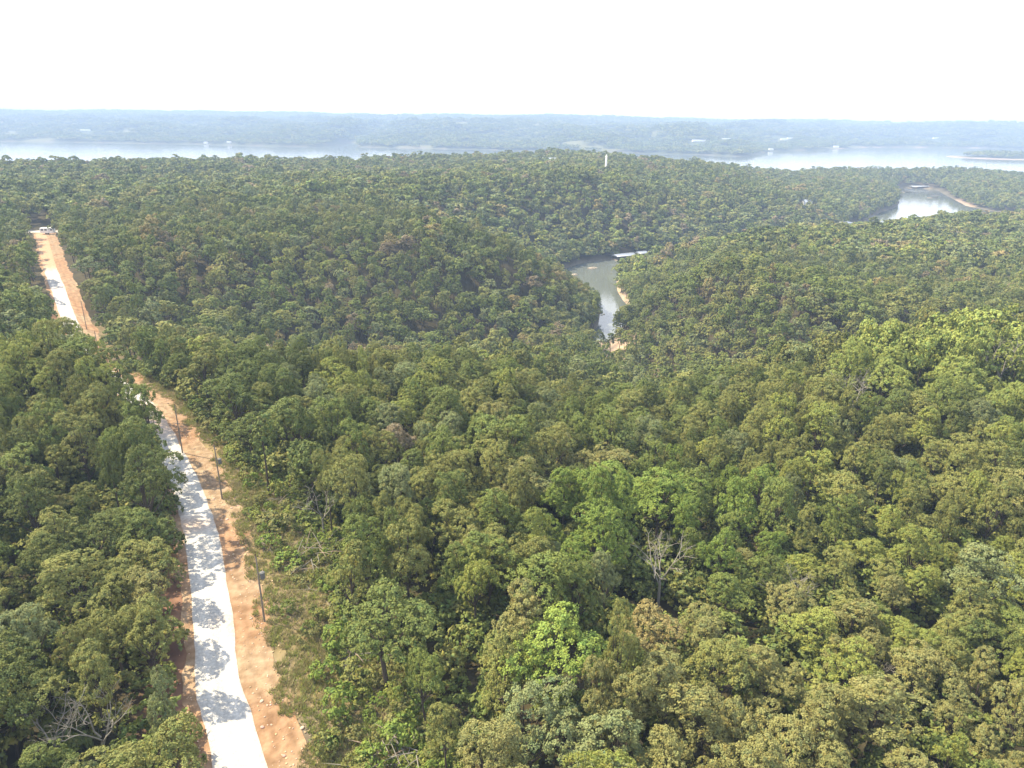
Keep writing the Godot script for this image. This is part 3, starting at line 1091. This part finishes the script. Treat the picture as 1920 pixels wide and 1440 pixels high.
	for q in slim:
		var p := on_road(q[0], q[1])
		var t := thing("slender_tree", q[4], "tree", p, g.randf() * TAU, "")
		var st := SurfaceTool.new()
		st.begin(Mesh.PRIMITIVE_TRIANGLES)
		tube(st, Vector3(0, -0.3, 0), Vector3(0.1, q[2] * 0.5, 0), 0.17, 0.13, 7)
		tube(st, Vector3(0.1, q[2] * 0.5, 0), Vector3(-0.1, q[2] * 0.95, 0.1), 0.13, 0.04, 7)
		part("trunk", st.commit(), M.bark, t)
		var h: float = q[2]
		var w: float = q[3]
		var crown := leaves_mesh([[Vector3(0, h * 0.72, 0), Vector3(w, h * 0.2, w)], [Vector3(0.3, h * 0.88, 0.2), Vector3(w * 0.7, h * 0.13, w * 0.7)], [Vector3(-0.4, h * 0.58, 0.3), Vector3(w * 0.7, h * 0.1, w * 0.7)]], 90, 14, 0.34, 0.45, int(h * 100), -0.8)
		part("crown", crown, colour_mat("deep green"), t)

func make_poles() -> void:
	var rows := [[-26.8, -63.3, 8.4, "weathered wooden utility pole with a transformer, nearest of the line"], [-41.6, -89.5, 8.6, "wooden utility pole beside the slim roadside tree, second of the line"], [-53.6, -103.8, 8.4, "wooden utility pole where the dirt strip narrows, third of the line"], [-98.9, -160.5, 8.4, "wooden utility pole on the open dirt past the bank, fourth of the line"], [-123.5, -197.0, 8.4, "farthest utility pole of the line, beside the sunlit dirt"]]
	for i in rows.size():
		var q: Array = rows[i]
		var t := thing("utility_pole", q[3], "utility pole", Vector3(q[0], height(q[0], q[1]), q[1]), deg_to_rad(32.0), "utility poles along the lane")
		var st := SurfaceTool.new()
		st.begin(Mesh.PRIMITIVE_TRIANGLES)
		var h: float = q[2]
		tube(st, Vector3(0, -0.6, 0), Vector3(0, h, 0), 0.12, 0.075, 10)
		tube(st, Vector3(0, h, 0), Vector3(0, h + 0.03, 0), 0.075, 0.01, 10)
		part("post", st.commit(), M.pole, t)
		var ins := SurfaceTool.new()
		ins.begin(Mesh.PRIMITIVE_TRIANGLES)
		tube(ins, Vector3(0, h + 0.02, 0), Vector3(0, h + 0.2, 0), 0.035, 0.03, 8)
		tube(ins, Vector3(0, h + 0.2, 0), Vector3(0, h + 0.32, 0), 0.08, 0.05, 8)
		part("insulator", ins.commit(), M.ceramic, t)
		if i < 2:
			var tr := CylinderMesh.new()
			tr.top_radius = 0.24
			tr.bottom_radius = 0.24
			tr.height = 0.75
			tr.radial_segments = 16
			var can := part("transformer", tr, M.grey_metal, t, Vector3(0.42, h * 0.70, 0))
			var lid := CylinderMesh.new()
			lid.top_radius = 0.1
			lid.bottom_radius = 0.27
			lid.height = 0.1
			part("lid", lid, M.grey_metal, can, Vector3(0, 0.425, 0))
			var br := BoxMesh.new()
			br.size = Vector3(0.2, 0.08, 0.1)
			part("bracket", br, M.grey_metal, t, Vector3(0.18, h * 0.70 + 0.2, 0))

# ==================================================================== docks and buildings
func box(size: Vector3) -> BoxMesh:
	var b := BoxMesh.new()
	b.size = size
	return b

func gable(w: float, d: float, rise: float, over := 0.4) -> ArrayMesh:
	var st := SurfaceTool.new()
	st.begin(Mesh.PRIMITIVE_TRIANGLES)
	var x := w / 2.0 + over
	var z := d / 2.0 + over
	var th := 0.18
	for s in [-1.0, 1.0]:
		var a := Vector3(-x, 0, s * z)
		var b := Vector3(x, 0, s * z)
		var c := Vector3(x, rise, 0)
		var e := Vector3(-x, rise, 0)
		var up := Vector3(0, th, 0)
		for q in [[a, b, c, e], [a + up, b + up, c + up, e + up], [a, b, b + up, a + up]]:
			for k in [0, 1, 2, 0, 2, 3]:
				st.add_vertex(q[k])
	for s in [-1.0, 1.0]:
		for k in [Vector3(s * (w / 2.0 - 0.05), 0, -d / 2.0), Vector3(s * (w / 2.0 - 0.05), rise * 0.97, 0), Vector3(s * (w / 2.0 - 0.05), 0, d / 2.0)]:
			st.add_vertex(k)
	st.generate_normals()
	return st.commit()

func house(called: String, label: String, category: String, p: Vector3, turn: float, w: float, d: float, h: float, rise: float, wall: Material, roof: Material, group := "") -> Node3D:
	var t := thing(called, label, category, p, turn, group)
	part("wall", box(Vector3(w, h + 1.0, d)), wall, t, Vector3(0, h / 2.0 - 0.5, 0))
	part("roof", gable(w, d, rise), roof, t, Vector3(0, h, 0))
	part("door", box(Vector3(1.0, 2.1, 0.1)), M.wood_deck, t, Vector3(w * 0.12, 1.05, d / 2.0 + 0.04))
	for k in [-0.33, -0.12, 0.34]:
		part("window", box(Vector3(1.3, 1.2, 0.1)), M.glass_dark, t, Vector3(w * k, h * 0.55, d / 2.0 + 0.04))
	return t

func dock(label: String, p: Vector3, turn: float, w: float, d: float, roof: Material) -> void:
	var t := thing("boat_dock", label, "boat dock", p, turn, "boat docks along the water")
	part("deck", box(Vector3(w, 0.35, 1.4)), M.wood_deck, t, Vector3(0, 0.3, -d / 2.0 + 0.7))
	for k in 3:
		part("finger_pier", box(Vector3(0.9, 0.3, d - 1.4)), M.wood_deck, t, Vector3((k - 1) * (w / 2.0 - 0.45), 0.3, 0.7))
	for sx in [-1, 1]:
		for sz in [-1, 1]:
			part("post", box(Vector3(0.16, 3.0, 0.16)), M.grey_metal, t, Vector3(sx * (w / 2.0 - 0.4), 1.6, sz * (d / 2.0 - 0.4)))
	if roof:
		part("roof", gable(w, d, 0.9), roof, t, Vector3(0, 3.1, 0))

func make_docks() -> void:
	dock("long white-roofed boat dock at the bend of the creek", Vector3(77, 0, -497), 0.5, 16, 8, M.white)
	dock("small white-roofed boat dock behind the long one", Vector3(91, 0, -507), 0.5, 8, 6, M.white)
	dock("grey low dock on the shaded bank nearest the creek bend", Vector3(52, 0, -463), 0.8, 6, 4, null)
	dock("tiny pier on the rocky bank left of the grey dock", Vector3(38, 0, -441), 0.9, 5, 3, null)
	dock("pale-roofed dock showing over the wooded shoulder", Vector3(309, 0.6, -676), 0.8, 17, 10, M.pale_roof)
	dock("smaller pale-roofed dock next along the hidden creek", Vector3(262, 0.6, -644), 0.8, 11, 8, M.pale_roof)
	dock("dark-decked dock floating off the upper cove shore", Vector3(559, 0, -1042), 0.3, 16, 9, M.grey_roof)
	dock("dark-decked dock in the middle of the upper cove", Vector3(556, 0, -965), 0.2, 16, 9, M.grey_roof)
	dock("long white dock lining the head of the upper cove", Vector3(611, 0, -1108), 0.2, 30, 9, M.white)

func on_land(x: float, z: float) -> Vector3:
	return Vector3(x, height(x, z), z)

const FAR := [
	[-1630, -2841, 34, "pale farm building alone on the hazy slope over the widest water"], [-1005, -2424, 12, "tiny white lakeside house by the wooded point"], [-924, -2410, 12, "tiny white house just past the wooded point"],
	[578, -3216, 34, "white hillside buildings high on the hill beyond the tower"], [600, -3120, 24, "lower white hillside building beside the hilltop group"],
	[606, -2469, 44, "long white lodge on the far shore"], [759, -2741, 58, "longest white roof on the far shore terrace"], [1070, -2983, 26, "white house above the second bay"], [1100, -3000, 24, "white house neighbouring the one above the bay"],
	[846, -2467, 14, "white waterside house at the bay corner"], [1192, -2775, 18, "white waterside house along the middle of the bay"], [1922, -3426, 30, "lone white house on the hazy slope past the sandy spit"]]

func make_buildings() -> void:
	house("metal_building", "long low white-roofed building on the wooded crest", "building", on_land(38, -852), 0.05, 20, 8, 9.5, 1.8, M.white, M.white)
	var tw := thing("white_tower", "slender white tower rising from the wooded crest", "tower", on_land(88, -714), 0.0)
	var shaft := CylinderMesh.new()
	shaft.top_radius = 0.8
	shaft.bottom_radius = 1.2
	shaft.height = 19.0
	part("shaft", shaft, M.white, tw, Vector3(0, 9.5, 0))
	var cap := CylinderMesh.new()
	cap.top_radius = 0.0
	cap.bottom_radius = 1.0
	cap.height = 2.2
	part("cap", cap, M.white, tw, Vector3(0, 20.4, 0))
	part("plinth", box(Vector3(4, 1.2, 4)), M.pale_roof, tw, Vector3(0, 0.4, 0))
	house("house", "tan house at the foot of the white tower", "house", on_land(95, -706), 0.3, 11, 8, 5.0, 3.0, M.tan_wall, M.tan_wall)
	house("house", "small white house alone on the wooded slope above the creek", "house", on_land(288, -716), 0.2, 8, 6, 6.0, 2.0, M.white, M.white)
	house("shed", "small white-roofed shed in the trees past the lane's far end", "shed", on_land(-236, -378), 0.2, 7, 5, 5.5, 1.5, M.white, M.white)
	# white camper trailer parked where the lane meets the cross road
	var p := on_land(-212, -324.5)
	var c := thing("camper_trailer", "white camper trailer parked at the far end of the lane", "trailer", p, 0.15)
	part("body", box(Vector3(5.6, 2.1, 2.2)), M.white, c, Vector3(0, 1.75, 0))
	part("roof", box(Vector3(5.3, 0.12, 2.0)), M.pale_roof, c, Vector3(0, 2.86, 0))
	part("door", box(Vector3(0.7, 1.8, 0.06)), M.pale_roof, c, Vector3(1.0, 1.6, 1.12))
	for k in [-1.8, -0.3, 2.0]:
		part("window", box(Vector3(1.0, 0.6, 0.06)), M.glass_dark, c, Vector3(k, 2.1, 1.12))
	part("hitch", box(Vector3(1.4, 0.12, 0.12)), M.grey_metal, c, Vector3(3.4, 0.75, 0))
	for k in [-0.5, 0.5]:
		var wheel := CylinderMesh.new()
		wheel.top_radius = 0.36
		wheel.bottom_radius = 0.36
		wheel.height = 0.25
		var o := part("wheel", wheel, M.rubber, c, Vector3(k, 0.36, 1.0))
		o.rotation.x = PI / 2.0
	# far over the lake
	for q in FAR:
		house("lakeside_house", q[3], "house", on_land(q[0], q[1]), 0.1, q[2], 10, 3.2, 1.8, M.white, M.white, "far houses across the lake")
